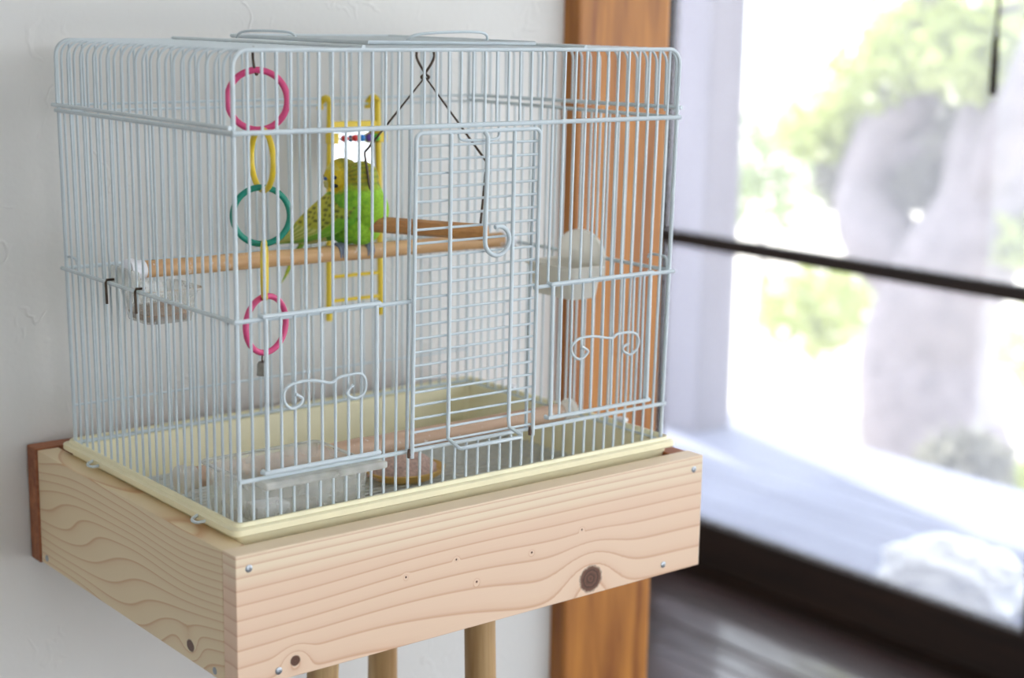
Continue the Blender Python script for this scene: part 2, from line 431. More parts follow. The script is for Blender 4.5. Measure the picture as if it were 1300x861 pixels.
# ------------------------------------------------------------------ outside
dk = struct(mk('deck', MB().box(1.86, 2.94, -4.2, 4.6, -0.20, -0.055), 'deck', None, False), 'grey weathered veranda deck outside the glass')
x = 1.865
while x < 2.92:
    mk('deck_board', MB().box(x, x + 0.086, -4.2, 4.6, -0.055, -0.03 , 0.003), 'deck', dk); x += 0.0895
struct(mk('shade_eave', MB().box(1.88, 3.0, -4.2, 4.6, 2.32, 2.38), 'column', None, False), 'unseen eave added to shade the deck and block the sun')  # added out of view to keep sun off the deck and room
struct(mk('trim_3', MB().box(2.66, 2.80, 2.18, 2.36, -0.03, 2.32, 0.006), 'column', None, True), 'pale square veranda column outside the glass')
gm = MB()
gn = 40
vs = []; fs = []
for i in range(gn + 1):
    for j in range(gn + 1):
        px, py = 2.6 + 40 * (i / gn) ** 1.6, -14 + 46 * j / gn
        vs.append((px, py, -0.57 + 0.05 * mnoise.noise(Vector((px * 0.6, py * 0.6, 0)))))
for i in range(gn):
    for j in range(gn):
        a = i * (gn + 1) + j; fs.append((a, a + gn + 1, a + gn + 2, a + 1))
struct(mk('ground', MB().add(vs, fs), 'ground', None, 'all'), 'pale sunlit garden ground')

CAMP = Vector((-0.517, -0.9318, 1.1236))
def foliage(c, r, n, size, seed, flat=0.7):
    rnd = random.Random(seed); mb = MB()
    for _ in range(n):
        d = Vector((rnd.gauss(0, 1), rnd.gauss(0, 1), rnd.gauss(0, 1))).normalized() * (rnd.random() ** 0.4) * r
        d.z *= flat; p = Vector(c) + d
        nrm = Vector((rnd.gauss(0, 1), rnd.gauss(0, 1), rnd.gauss(0.6, 1))).normalized()
        u = nrm.orthogonal().normalized(); u.rotate(Matrix.Rotation(rnd.random() * 6.28, 3, nrm)); w = nrm.cross(u)
        s = size * (0.6 + 0.8 * rnd.random())
        mb.add([p - u * s, p - w * s * 0.45 + nrm * s * 0.12, p + u * s, p + w * s * 0.45 + nrm * s * 0.12], [(0, 1, 2, 3)])
    return mb
def at46(p): return CAMP + (Vector(p) - CAMP) * 0.895
tr = thing('garden_tree', (4.6, 2.75, -0.57), 'gnarled grey tree trunk with forked branches behind the glass', 'tree')
tp = [at46(p) for p in [(5.2, 3.176, -0.80), (5.2, 3.257, -0.539), (5.2, 3.301, -0.266), (5.15, 3.165, 0.064), (5.2, 3.032, 0.346), (5.2, 3.009, 0.64), (5.3, 2.979, 1.021), (5.4, 2.958, 1.6)]]
mk('trunk', MB().tube(bez(tp, 5), [0.30 - 0.17 * i / 35 for i in range(36)], 12), 'bark', tr)
bp = [at46(p) for p in [(5.2, 3.24, -0.05), (5.1, 3.5, 0.19), (5.2, 3.651, 0.386), (5.2, 3.583, 0.633), (5.2, 3.432, 0.844), (5.2, 3.395, 1.3)]]
mk('branch', MB().tube(bez(bp, 5), [0.17 - 0.08 * i / 25 for i in range(26)], 10), 'bark', tr)
mk('branch', MB().tube(bez([at46(p) for p in [(5.2, 3.05, 0.3), (5.0, 2.88, 0.6), (4.9, 2.6, 1.1)]], 5), 0.08, 10), 'bark', tr)
mk('branch', MB().tube(bez([at46(p) for p in [(5.2, 3.58, 0.55), (5.3, 3.3, 0.62), (5.2, 3.02, 0.55)]], 5), 0.10, 10), 'bark', tr)
for i, (p, r) in enumerate([((5.2, 3.586, 0.90), .26), ((5.1, 3.304, 1.013), .26), ((5.0, 2.995, 0.97), .24), ((5.2, 3.90, 0.643), .22), ((5.3, 3.5, 1.35), .5), ((5.2, 2.9, 1.3), .4), ((5.2, 3.333, 0.42), .13), ((5.2, 2.80, 0.264), .17), ((5.4, 3.58, 0.60), .26), ((5.35, 3.25, 0.60), .26), ((5.3, 3.80, 0.40), .20), ((5.3, 2.9, 0.75), .24)]):
    f = mk('foliage', foliage(at46(p), r, 420, 0.045, 20 + i), 'leaf' if i not in (6, 8, 9, 10, 11) else 'leaf3', tr); f['kind'] = 'stuff'
for i, (p, r, mat, lab) in enumerate([
        ((5.4, 4.10, -0.243), .27, 'leaf', 'yellow-green shrub to the left of the gnarled tree'),
        ((6.4, 4.15, -0.62), .22, 'leaf2', 'small grey-green shrub seen just left of the gnarled trunk'),
        ((6.6, 3.55, -0.50), .28, 'leaf', 'bright shrub right of the gnarled trunk near the frame edge'),
        ((8.2, 4.45, -1.0), .30, 'leaf3', 'grey bush filling the space right of the gnarled trunk'),
        ((4.25, 2.40, -0.46), .16, 'leaf3', 'low grey bush just beyond the deck in front of the tree'),
        ((4.6, 2.36, -0.60), .12, 'leaf', 'low yellow-green clump of leaves beyond the deck beside the grey bush'),
        ((6.2, 5.2, 0.28), .42, 'leaf2', 'pale blurred bush far back at the left of the garden')]):
    b = thing('garden_shrub', tuple(at46(p)), lab, 'shrub')
    c = at46(p)
    f = mk('foliage', foliage(c, r, 420, 0.05, 60 + i, 0.8), mat, b); f['kind'] = 'stuff'
    mk('stem', MB().tube([(c.x, c.y, -0.60), (c.x + .02, c.y, (c.z - .6) / 2), (c.x, c.y, c.z)], [0.02, 0.016, 0.01], 7), 'bark', b)
# unidentified white lump with a crumpled surface, on the deck
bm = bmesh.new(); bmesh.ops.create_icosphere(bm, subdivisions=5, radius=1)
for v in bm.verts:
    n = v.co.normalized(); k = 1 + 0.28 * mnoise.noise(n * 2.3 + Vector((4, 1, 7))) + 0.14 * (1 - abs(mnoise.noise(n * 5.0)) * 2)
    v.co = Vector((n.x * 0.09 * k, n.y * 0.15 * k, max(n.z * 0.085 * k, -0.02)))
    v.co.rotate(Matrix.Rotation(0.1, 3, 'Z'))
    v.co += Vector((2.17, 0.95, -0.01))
tag(mk('crumpled_lump', MB().frombm(bm), 'lump', None, 'all'), 'white crumpled lump lying on the grey deck outside', 'lump')
# pull cord hanging inside the glass
cd = thing('pull_cord', (1.70, 0.615, 1.98), 'thin dark cord hanging down inside the glass door', 'cord')
mk('cord', MB().tube([(1.70, 0.618, 2.45), (1.70, 0.616, 1.6), (1.70, 0.6155, 1.10)], 0.0025, 8), 'frame', cd)
mk('pull_handle', MB().tube([(1.70, 0.6155, 1.10), (1.70, 0.6155, 1.095), (1.70, 0.615, 1.05), (1.70, 0.6145, 1.012), (1.70, 0.6145, 1.008)], [0.003, 0.0055, 0.0065, 0.0065, 0.004], 10), 'frame', cd)

# ------------------------------------------------------------------ wooden stand
st = thing('cage_stand', (0.2, 0.145, 0.0), 'pale wooden box stand on round legs under the birdcage', 'stand')
bx0, bx1, byf, th, zt, zb = -0.0189, 0.417, -0.0269, 0.0181, 0.7687, 0.6735
fbd = mk('front_board', MB().box(bx0, bx1, byf, byf + th, zb, zt, 0.0007), 'front_board', st, True, 'pinkish front board with a large dark knot')
sbd = mk('side_board', MB().box(bx0, bx0 + th, byf + th, 0.2992, zb, zt - 0.0004, 0.0007), 'side_board', st, True, 'yellowish side board with wavy grain')
sb2 = mk('side_board', MB().box(bx1 - th, bx1, byf + th, 0.2992, zb, zt - 0.001, 0.0007), 'red_board', st)
mk('back_board', MB().box(bx0 - 0.0015, bx1, 0.2992, 0.3173, zb - 0.001, zt + 0.001, 0.001), 'red_board', st, True, 'reddish back board against the wall')
mk('bottom_board', MB().box(bx0 + th, bx1 - th, byf + th, 0.2992, 0.6835, 0.695), 'side_board', st, False)
def screw(p, axis, parent):
    pr = [(0.0027, 0.0), (0.0027, 0.0002), (0.0022, 0.0006), (0.0009, 0.0007), (0.0007, 0.0003)]
    if axis == 'y': mb = MB().lathe(pr, p, 14, 'y')
    else: mb = MB().lathe([(r, -h) for r, h in pr], p, 14, 'x')
    mk('screw', mb, 'steel', parent)
for p in [(-0.009, 0.7587), (0.0128, 0.6808), (0.4069, 0.7579), (0.3756, 0.682)]: screw((p[0], byf, p[1]), 'y', fbd)
for p in [(0.2882, 0.6794), (0.0047, 0.678)]: screw((bx0, p[0], p[1]), 'x', sbd)
rn = random.Random(3)
for (lx, ly, dx, dy) in [(0.2355, 0.036, 0.012, -0.01), (0.2259, 0.1608, 0.02, 0.03), (0.1348, 0.1108, -0.03, 0.0)]:
    pts = [(lx - dx * 0.1, ly - dy * 0.1, 0.69), (lx, ly, 0.62), (lx + dx * 0.5, ly + dy * 0.5, 0.3), (lx + dx, ly + dy, 0.0)]
    mk('leg', MB().tube(pts, [0.0126, 0.0127, 0.0135, 0.0125], 20), 'leg', st)

# ------------------------------------------------------------------ birdcage
Z0 = 0.78
W, D = 0.40, 0.2756
ZS, ZT, ZBELT, ZLOW = 1.0448, 1.0975, 0.9198, 0.8075
cg = thing('birdcage', (0.2, 0.138, 0.70), 'white wire birdcage in a cream plastic tray on the wooden box', 'birdcage')
def tap(x, y, z):
    k = max(0.0, (ZS - z) / (ZS - Z0))
    return Vector((x + (0.0022 * k) * (1 - 2 * x / W), y + 0.0042 * k * (1 - 2 * y / D), z))
# tray: outer lip, ledge, deep inner basin
def rect_loop(x0, x1, y0, y1, z, rad, n=5):
    out = []
    for cx, cy, a0 in ((x1 - rad, y0 + rad, -90), (x1 - rad, y1 - rad, 0), (x0 + rad, y1 - rad, 90), (x0 + rad, y0 + rad, 180)):
        for k in range(n):
            a = math.radians(a0 + 90 * k / (n - 1)); out.append((cx + rad * math.cos(a), cy + rad * math.sin(a), z))
    return out
def loft(loops, cap0=True, cap1=True):
    n = len(loops[0]); vs = [p for l in loops for p in l]; fs = []
    for i in range(len(loops) - 1):
        for k in range(n): fs.append((i * n + k, i * n + (k + 1) % n, (i + 1) * n + (k + 1) % n, (i + 1) * n + k))
    if cap0: fs.append(tuple(range(n - 1, -1, -1)))
    if cap1: fs.append(tuple((len(loops) - 1) * n + k for k in range(n)))
    m = MB().add(vs, fs); m.flat = False; return m
tx0, tx1, ty0, ty1 = -0.0062, 0.4100, -0.0034, 0.2815
L = lambda i, z, r: rect_loop(tx0 + i, tx1 - i, ty0 + i, ty1 - i, z, r)
tray = mk('tray', loft([L(0.0075, 0.699, .006), L(0.0055, 0.7716, .006), L(0.0006, 0.7722, .006), L(0.0, 0.7728, .0065), L(0.0, 0.7768, .0065), L(0.0007, 0.7775, .006),
    L(0.0034, 0.7780, .006), L(0.0038, 0.7800, .006), L(0.0043, 0.7806, .006), L(0.0060, 0.7806, .005), L(0.0066, 0.7800, .005), L(0.0070, 0.7768, .005), L(0.0125, 0.7760, .005), L(0.0135, 0.7745, .005), L(0.0155, 0.722, .006)]), 'tray', cg, True, 'cream plastic tray with a raised rim')
for (px, py) in [(-0.0062, 0.2155), (-0.0066, 0.0438)]:
    mk('clip', MB().tube(bez([(px + 0.003, py - 0.006, 0.7745), (px - 0.004, py - 0.004, 0.7735), (px - 0.0062, py, 0.7740), (px - 0.004, py + 0.004, 0.7745), (px + 0.003, py + 0.006, 0.7760)], 5), 0.0012, 8), 'wire', tray)
for py in (0.06, 0.21):
    mk('clip', MB().box(0.4015, 0.4085, py - 0.005, py + 0.005, 0.7805, 0.7840, 0.001), 'white', tray)
mk('tray_liner', MB().box(0.0105, 0.3935, 0.0132, 0.2648, 0.7215, 0.7235), 'litter', cg, False, 'soiled paper lining of the tray')
gmb = MB()
yy = 0.0140
while yy < 0.265:
    gmb.tube([(0.0105, yy, 0.7405), (0.3935, yy, 0.7405)], 0.0012, 5); yy += 0.0075
xx = 0.0125
while xx < 0.392:
    gmb.tube([(xx, 0.0135, 0.7385), (xx, 0.2645, 0.7385)], 0.0012, 5); xx += 0.0118
g = mk('floor_grate', gmb, 'grate', cg); g['kind'] = 'stuff'

RB, RM, RK = 0.00105, 0.0016, 0.00175
NF, NSD = 37, 24
# front panel
fr = MB()
def arc_frame(y, x0, x1, z0, z1, rad, off=0.0):
    pts = [tap(x0, y, z0)]
    pts.append(Vector((x0, y, z1 - rad)))
    for k in range(1, 7):
        a = math.pi / 2 * k / 6; pts.append(Vector((x0 + rad - rad * math.cos(a), y, z1 - rad + rad * math.sin(a))))
    for k in range(0, 7):
        a = math.pi / 2 * k / 6; pts.append(Vector((x1 - rad + rad * math.sin(a), y, z1 - rad + rad * math.cos(a))))
    pts.append(tap(x1, y, z0))
    return pts
fr.tube(arc_frame(0.0, 0.0, W, Z0 - 0.003, ZT, 0.011), RM, 8)
fr.tube([tap(-0.002, -0.0018, ZS - 0.0005), tap(W + 0.001, -0.0018, ZS - 0.0005)], RK, 8)
fr.tube([tap(-0.0015, 0.0, Z0 - 0.0022), tap(W + 0.0015, 0.0, Z0 - 0.0022)], RB, 8)
fr.tube([tap(-0.001, -0.0015, ZLOW + 0.0015), tap(W + 0.0015, -0.0015, ZLOW + 0.0015)], RM, 8)
fr.tube([tap(-0.003, -0.002, ZBELT), tap(0.141, -0.002, ZBELT + 0.0005)], RM, 8)
fr.tube([tap(0.2548, -0.002, ZBELT), tap(W + 0.003, -0.002, ZBELT)], RM, 8)
front = mk('front_panel', fr, 'wire', cg)
DX0, DX1 = 0.1415, 0.2544
for i in range(1, NF):
    x = W * i / NF
    if DX0 - 0.004 < x < DX1 + 0.004:
        wire('bar', tap(x, 0, ZS - 0.001), (x, 0, ZT), RB, front); wire('bar', tap(x, 0, Z0 - 0.003), tap(x, 0, ZLOW + 0.002), RB, front)
    elif 0.019 < x < 0.1125 or 0.268 < x < 0.3775:
        wire('bar', tap(x, 0, ZBELT - 0.001), (x, 0, ZT), RB, front); wire('bar', tap(x, 0, Z0 - 0.003), tap(x, 0, ZLOW + 0.002), RB, front)
    else:
        wire('bar', tap(x, 0, Z0 - 0.003), (x, 0, ZT), RB, front)
for x in (DX0 - 0.0008, DX1 - 0.0005):
    wire('guide_bar', tap(x, 0.0015, ZLOW), tap(x, 0.0015, ZS), 0.0013, front)
# back panel
bk = MB()
bk.tube(arc_frame(D, 0.0, W, Z0 - 0.003, ZT, 0.011), RM, 8)
bk.tube([tap(0, D + 0.001, ZS - 0.002), tap(W, D + 0.001, ZS - 0.002)], RB, 8)
bk.tube([tap(0, D + 0.002, ZBELT), tap(W, D + 0.002, ZBELT)], RM, 8)
bk.tube([tap(0, D + 0.001, 0.8085), tap(W, D + 0.001, 0.8085)], RB, 8)
bk.tube([tap(0, D, Z0 - 0.0022), tap(W, D, Z0 - 0.0022)], RM, 8)
back = mk('back_panel', bk, 'wire', cg)
for i in range(1, NF):
    x = W * i / NF; wire('bar', tap(x, D, Z0 - 0.003), (x, D, ZT), RB, back)
# side panels
for sx, s in ((0.0, -1), (W, 1)):
    pan = mk('side_panel', MB().tube([tap(sx + s * 0.001, -0.002, ZS - 0.001), tap(sx + s * 0.001, D + 0.002, ZS - 0.001)], RM, 8), 'wire', cg)
    mk('belt_rail', MB().tube([tap(sx + s * 0.002, -0.003, ZBELT), tap(sx + s * 0.002, D + 0.004, ZBELT)], RM, 8), 'wire', pan)
    mk('bottom_rail', MB().tube([tap(sx, 0, Z0 - 0.0022), tap(sx, D, Z0 - 0.0022)], RB, 8), 'wire', pan)
    for j in range(1, NSD):
        y = D * j / NSD; wire('bar', tap(sx, y, Z0 - 0.003), tap(sx, y, ZS), RB, pan)
    # belt hook loop near one corner
    ya, yb, zh, xh = (D - 0.020, D - 0.001, ZBELT + 0.0095, 0.0022) if s < 0 else (0.004, 0.026, ZBELT + 0.0115, W - 0.0025)
    ea = ZBELT + 0.006 if s < 0 else ZBELT
    eb = ZBELT if s < 0 else ZBELT + 0.0085
    mk('belt_hook', MB().tube(bez([(xh, ya, ea), (xh, ya, zh - 0.004), (xh, ya + 0.003, zh), (xh, yb - 0.003, zh), (xh, yb, zh - 0.003), (xh, yb, eb)], 5), RB, 8), 'wire', pan)
# roof: hoops that run across and bend down at both sides
rf = MB()
for s, sx in ((-1, 0.0), (1, W)):
    rf.tube([(sx + s * 0.003, -0.001, ZS + (0.0030 if s < 0 else 0.0070)), (sx + s * 0.003, D + 0.003, ZS + 0.0034)], RM, 8)
for y in (0.0,):
    pass
for xr in (0.10, 0.30):
    rf.tube([(xr, -0.001, ZT + 0.0018), (xr, D + 0.001, ZT + 0.0018)], RM, 8)
rf.tube([(-0.003, D + 0.003, ZS + 0.0030), (W + 0.003, D + 0.003, ZS + 0.0034)], RB, 8)
roof = mk('roof_panel', rf, 'wire', cg)
hoop = None
def hoop_pts():
    x0, x1, zb_, zt_, rad = -0.003, W + 0.003, ZS + 0.0034, ZT, 0.012
    pts = [Vector((x0, 0, zb_)), Vector((x0, 0, zt_ - rad))]
    for k in range(1, 7):
        a = math.pi / 2 * k / 6; pts.append(Vector((x0 + rad - rad * math.cos(a), 0, zt_ - rad + rad * math.sin(a))))
    for k in range(0, 7):
        a = math.pi / 2 * k / 6; pts.append(Vector((x1 - rad + rad * math.sin(a), 0, zt_ - rad + rad * math.cos(a))))
    pts.append(Vector((x1, 0, zb_))); return pts
hm = MB().tube(hoop_pts(), RB, 8).mesh('hoop', True); hm.materials.append(M['wire'])
for j in range(NSD):
    o = bpy.data.objects.new('roof_hoop', hm); o.location = (0, D * (j + 0.55) / NSD, 0); COL.objects.link(o); attach(o, roof)
rd = MB()
rd.tube([(0.125, 0.03, ZT + 0.004), (0.275, 0.03, ZT + 0.004), (0.275, 0.225, ZT + 0.005), (0.125, 0.225, ZT + 0.005)], RM, 8, True)
for k in range(1, 9): rd.tube([(0.125 + 0.15 * k / 9, 0.03, ZT + 0.0045), (0.125 + 0.15 * k / 9, 0.225, ZT + 0.0045)], RB, 6)
rd.tube(bez([(0.17, 0.05, ZT + 0.004), (0.18, 0.045, ZT + 0.010), (0.235, 0.045, ZT + 0.0115), (0.245, 0.05, ZT + 0.004)], 6), RB, 8)
rd.tube(bez([(0.115, 0.20, ZT + 0.004), (0.118, 0.19, ZT + 0.009), (0.14, 0.165, ZT + 0.009), (0.145, 0.16, ZT + 0.004)], 6), RB, 8)
mk('roof_door', rd, 'wire', cg)
# main front door
dr = MB(); yd = -0.0045
zl, zu = 0.8095, 1.0400
p = [(DX0 - 0.0025, yd, zl - 0.004), (DX0, yd, zu - 0.006)]
for k in range(0, 6):
    a = math.pi / 2 * k / 5; p.append((DX0 + 0.005 - 0.005 * math.cos(a), yd, zu - 0.005 + 0.005 * math.sin(a)))
for k in range(0, 6):
    a = math.pi / 2 * k / 5; p.append((DX1 - 0.005 + 0.005 * math.sin(a), yd, zu - 0.005 + 0.005 * math.cos(a)))
p += [(DX1, yd, zu - 0.006), (DX1 - 0.002, yd, zl - 0.004)]
dr.tube(p, 0.0015, 8)
door = mk('front_door', dr, 'wire', cg, True, 'sliding front door of horizontal wires')
for k in range(23):
    z = 1.0308 - k * 0.00985; kk = (1.04 - z) / 0.23
    wire('door_wire', (DX0 - 0.002 * kk, yd + 0.002, z), (DX1 - 0.002 * kk, yd + 0.002, z), 0.00095, door)
lift = MB().tube([(0.1712, yd - 0.001, zu - 0.001), (0.1700, yd - 0.002, 0.822), (0.1692, yd - 0.003, 0.8165), (0.1712, yd - 0.0125, 0.8115), (0.1732, yd - 0.0135, 0.8105), (0.2300, yd - 0.0135, 0.8105), (0.2312, yd - 0.0125, 0.8115), (0.2268, yd - 0.003, 0.8165), (0.2268, yd - 0.002, 0.822), (0.2290, yd - 0.001, zu - 0.001)], 0.0015, 8)
mk('lift_handle', lift, 'wire', door)
hk = [(0.2015, yd - 0.001, zu - 0.001), (0.2018, yd - 0.004, zu - 0.004), (0.2012, yd - 0.0045, 1.01), (0.2003, yd - 0.0045, 0.98)]
cxh, czh, rh = 0.2108, 0.9600, 0.0108
for k in range(0, 22):
    a = math.pi - (2 * math.pi * 0.80) * -k / 21
    hk.append((cxh + rh * math.cos(a), yd - 0.0045 - 0.0001 * k, czh + rh * math.sin(a)))
mk('door_hook', MB().tube(hk, 0.0017, 10), 'wire', door)
mk('door_catch', MB().tube(bez([(0.180, yd + 0.002, zu - 0.001), (0.182, yd + 0.002, zu - 0.0055), (0.19, yd + 0.001, zu - 0.0065), (0.214, yd + 0.001, zu - 0.006), (0.2165, yd + 0.002, zu + 0.002)], 5), 0.001, 8), 'wire', door)
for x in (DX0 - 0.004, DX1 - 0.0035):
    mk('rusty_joint', MB().tube([(x, -0.003, 0.8055), (x + 0.0005, -0.003, 0.8085), (x, -0.003, 0.812)], [0.0014, 0.0019, 0.0012], 8), 'rust', door)
# feed doors with scrolled handles
O1 = [[0.0412, 0.8667], [0.0464, 0.8632], [0.0443, 0.8592], [0.0379, 0.8573], [0.0328, 0.8615], [0.0319, 0.8687], [0.0357, 0.8733], [0.0453, 0.875], [0.0549, 0.8748], [0.0694, 0.8712], [0.076, 0.8742], [0.086, 0.875], [0.0935, 0.8747], [0.098, 0.8692], [0.0968, 0.8606], [0.0893, 0.8573], [0.0826, 0.8611], [0.0843, 0.8648], [0.088, 0.8671]]
O2 = [[0.2988, 0.8701], [0.3058, 0.8652], [0.2981, 0.8601], [0.2907, 0.8638], [0.2884, 0.8705], [0.2934, 0.8755], [0.3017, 0.8772], [0.3143, 0.8763], [0.3303, 0.8732], [0.3366, 0.8759], [0.3529, 0.8752], [0.3593, 0.8696], [0.3579, 0.8615], [0.3504, 0.8575], [0.343, 0.8616], [0.3436, 0.8649], [0.3489, 0.8667]]
for (xa, xb, zlo, zhi, orn) in ((0.0205, 0.1095, 0.8142, 0.9225, O1), (0.2715, 0.3735, 0.8165, 0.9215, O2)):
    fd = MB(); yf = -0.0035
    def hookend(x, z, s):
        return [(x, yf, z), (x + s * 0.002, yf, z), (x + s * 0.003, yf + 0.003, z), (x + s * 0.001, yf + 0.0055, z)]
    fd.tube([Vector(q) for q in hookend(xa, zhi, -1)][::-1] + [Vector(q) for q in hookend(xb, zhi, 1)], RM, 8)
    fd.tube([Vector(q) for q in hookend(xa, zlo, -1)][::-1] + [Vector(q) for q in hookend(xb, zlo, 1)], RM, 8)
    for x in (xa, xb): fd.tube([(x, yf + 0.001, zlo), (x, yf + 0.001, zhi)], RM, 8)
    fdo = mk('feed_door', fd, 'wire', cg)
    for i in range(1, NF):
        x = W * i / NF
        if xa + 0.004 < x < xb - 0.004: wire('bar', (x, yf + 0.002, zlo), (x, yf + 0.002, zhi), RB, fdo)
    mk('scroll_handle', MB().tube(bez([(a, -0.006, b) for a, b in orn], 4), 0.00105, 8), 'wire', fdo)

# ------------------------------------------------------------------ perches
def perch(name, a, b, r, mat, label):
    a, b = Vector(a), Vector(b); d = (b - a).normalized()
    t = thing(name, tuple((a + b) / 2), label, 'perch')
    n = 24; rr = random.Random(int(a.z * 1000))
    pts = [a + d * 0.015 + (b - a - d * 0.029) * i / n + Vector((0, rr.uniform(-1, 1), rr.uniform(-1, 1))) * 0.0003 for i in range(n + 1)]
    mk('dowel', MB().tube(pts, [r * rr.uniform(0.98, 1.02) for _ in pts], 18), mat, t)
    for p0, s in ((a, 1), (b, -1)):
        e = p0 + d * s * (0.017 if s > 0 else 0.016)
        mk('end_cap', MB().tube([p0 + d * s * 0.003, p0 + d * s * 0.0035, p0 + d * s * 0.008, p0 + d * s * 0.0085, e - d * s * 0.0005, e], [0.004, r * 1.35, r * 1.35, r * 1.12, r * 1.12, r * 1.02], 18), 'white' if mat == 'perch' else 'cup', t)
    return t
PA, PB = Vector((0.003, 0.1753, 0.9306)), Vector((0.397, 0.2025, 0.9228))
perch('perch', PA, PB, 0.0066, 'perch', 'long tan wooden perch the bird sits on')
perch('perch', (0.011, 0.1173, 0.7812), (0.3895, 0.1046, 0.7838), 0.0080, 'perch2', 'pale speckled lower perch just above the tray floor')

# ------------------------------------------------------------------ swing
sw = thing('bird_swing', (0.2455, 0.128, ZT), 'hanging swing with bent dark wires and a square brown bar', 'swing')
el, er = Vector((0.2215, 0.166, 0.952)), Vector((0.268, 0.085, 0.9515)); ap = Vector((0.2455, 0.13, 1.0725))
bl, br = Vector((0.2117, 0.166, 1.0112)), Vector((0.2735, 0.085, 1.0075))
dd = (er - el).normalized()
mk('swing_bar', MB().tube([el - dd * 0.005, el, er, er + dd * 0.005], 0.0066, 8), 'swingbar', sw)
mk('swing_wire', MB().tube([el + Vector((0, 0, -0.004)), el + Vector((0, 0, 0.003)), bl + Vector((0, 0, -0.002)), bl, bl + (ap - bl) * 0.03, ap, br + (ap - br) * 0.03, br, br + Vector((0, 0, -0.002)), er + Vector((0, 0, 0.003)), er + Vector((0, 0, -0.004))], 0.00105, 8), 'dark_wire', sw)
side = Vector((rt.x, rt.y, 0)).normalized()
mk('swing_hook', MB().tube(bez([ap + side * 0.0012 + Vector((0, 0, -0.002)), ap + side * 0.003, ap + Vector((0, 0, 0.003)), ap - side * 0.0068 + Vector((0, 0, 0.015)), ap - side * 0.005 + Vector((0, 0, 0.024)), ap + Vector((0, 0, 0.0275)), ap + side * 0.005 + Vector((0, 0, 0.024)), ap + side * 0.0068 + Vector((0, 0, 0.015)), ap + Vector((0, 0, 0.003)), ap - side * 0.003, ap - side * 0.0012 + Vector((0, 0, -0.002))], 6), 0.00105, 8), 'dark_wire', sw)

# ------------------------------------------------------------------ ring chain
rc = thing('ring_chain', (0.0475, 0.05, ZT), 'hanging chain of pink, yellow and teal plastic rings with a bell', 'bird toy')
def turned(deg):
    a = math.radians(deg); n = Vector((-0.5, -0.866, 0)); return Matrix.Rotation(a, 3, 'Z') @ n
mk('ring', MB().tube(ringpts((0.0469, 0.05, 1.0623), 0.0203, turned(0)), 0.0023, 10, True), 'pink', rc)
mk('link', MB().tube(ringpts((0.0499, 0.05, 1.0213), 0.0210, turned(-69)), 0.0021, 10, True), 'yellow', rc)
mk('ring', MB().tube(ringpts((0.0487, 0.05, 0.9825), 0.0198, turned(8)), 0.0022, 10, True), 'teal', rc)
mk('link', MB().tube(ringpts((0.0506, 0.05, 0.9441), 0.0195, turned(88)), 0.0023, 10, True), 'yellow', rc)
mk('ring', MB().tube(ringpts((0.0512, 0.05, 0.9052), 0.0202, turned(46)), 0.0022, 10, True), 'pink', rc)
mk('hook', MB().tube(bez([(0.0445, 0.05, 1.0985), (0.0438, 0.05, 1.092), (0.0448, 0.05, 1.084), (0.0462, 0.05, 1.0795), (0.0475, 0.05, 1.0815), (0.0465, 0.05, 1.0845)], 5), 0.0009, 8), 'dark_wire', rc)
bell = mk('bell', MB().lathe([(0.0012, 0.0055), (0.0030, 0.0047), (0.0039, 0.003), (0.0040, -0.003), (0.0044, -0.005), (0.0038, -0.005), (0.001, -0.002)], (0.0480, 0.05, 0.8740), 20), 'bell', rc)
mk('bell_loop', MB().tube(ringpts((0.0488, 0.05, 0.8815), 0.0032, turned(70), 20), 0.0006, 6, True), 'dark_wire', bell)

# ------------------------------------------------------------------ ladder toy with mirror and beads
ld = thing('ladder_toy', (0.268, 0.270, 0.852), 'yellow plastic ladder with a mirror and coloured beads on the back wires', 'bird toy')
yl = 0.2690
for (xt, xb_) in ((0.2440, 0.2420), (0.2935, 0.2975)):
    mk('rail', MB().tube(bez([(xt - 0.0042, yl + 0.009, 1.0385), (xt - 0.0035, yl + 0.009, 1.0445), (xt - 0.001, yl + 0.005, 1.0485), (xt, yl, 1.045), (xt, yl, 1.036), ((xt + xb_) / 2, yl, 0.95), (xb_, yl, 0.853)], 5), 0.0029, 12), 'yellow', ld)
k = 0; z = 0.8703
while z < 0.985:
    mk('rung', MB().tube([(0.2425, yl, z), (0.2965, yl, z)], 0.0016, 8), 'yellow', ld); z += 0.0216
mk('cross_bar', MB().box(0.2450, 0.2930, yl - 0.002, yl + 0.002, 1.0215, 1.0285, 0.001), 'yellow', ld)
for x in (0.2440, 0.2942): mk('rod_holder', MB().box(x - 0.0045, x + 0.0045, yl - 0.008, yl + 0.001, 1.0095, 1.0185, 0.001), 'yellow', ld)
mir = MB(); mir.box(0.2468, 0.2905, -0.0006, 0.0006, 0.986, 1.0215)
for i, v in enumerate(mir.v):
    mir.v[i] = (v[0], yl + 0.0028 + v[1] + (v[2] - 1.0) * 0.10, v[2])
mk('mirror', mir, 'mirror', ld, False)
mk('bead_rod', MB().tube([(0.2440, yl - 0.0055, 1.0140), (0.2942, yl - 0.0055, 1.0140)], 0.0007, 6), 'steel', ld)
for (bx, mat, r, sc3) in [(0.2560, 'red', 0.0031, (1.25, .75, .75)), (0.2662, 'red', 0.0033, (1, 1, 1)), (0.2735, 'blue', 0.0033, (.9, 1, 1)), (0.2812, 'purple', 0.0035, (1.1, 1, 1)), (0.2890, 'green', 0.0034, (1, 1, 1))]:
    mk('bead', MB().ball((bx, yl - 0.0055, 1.0140), r, 2, sc3), mat, ld, 'all')

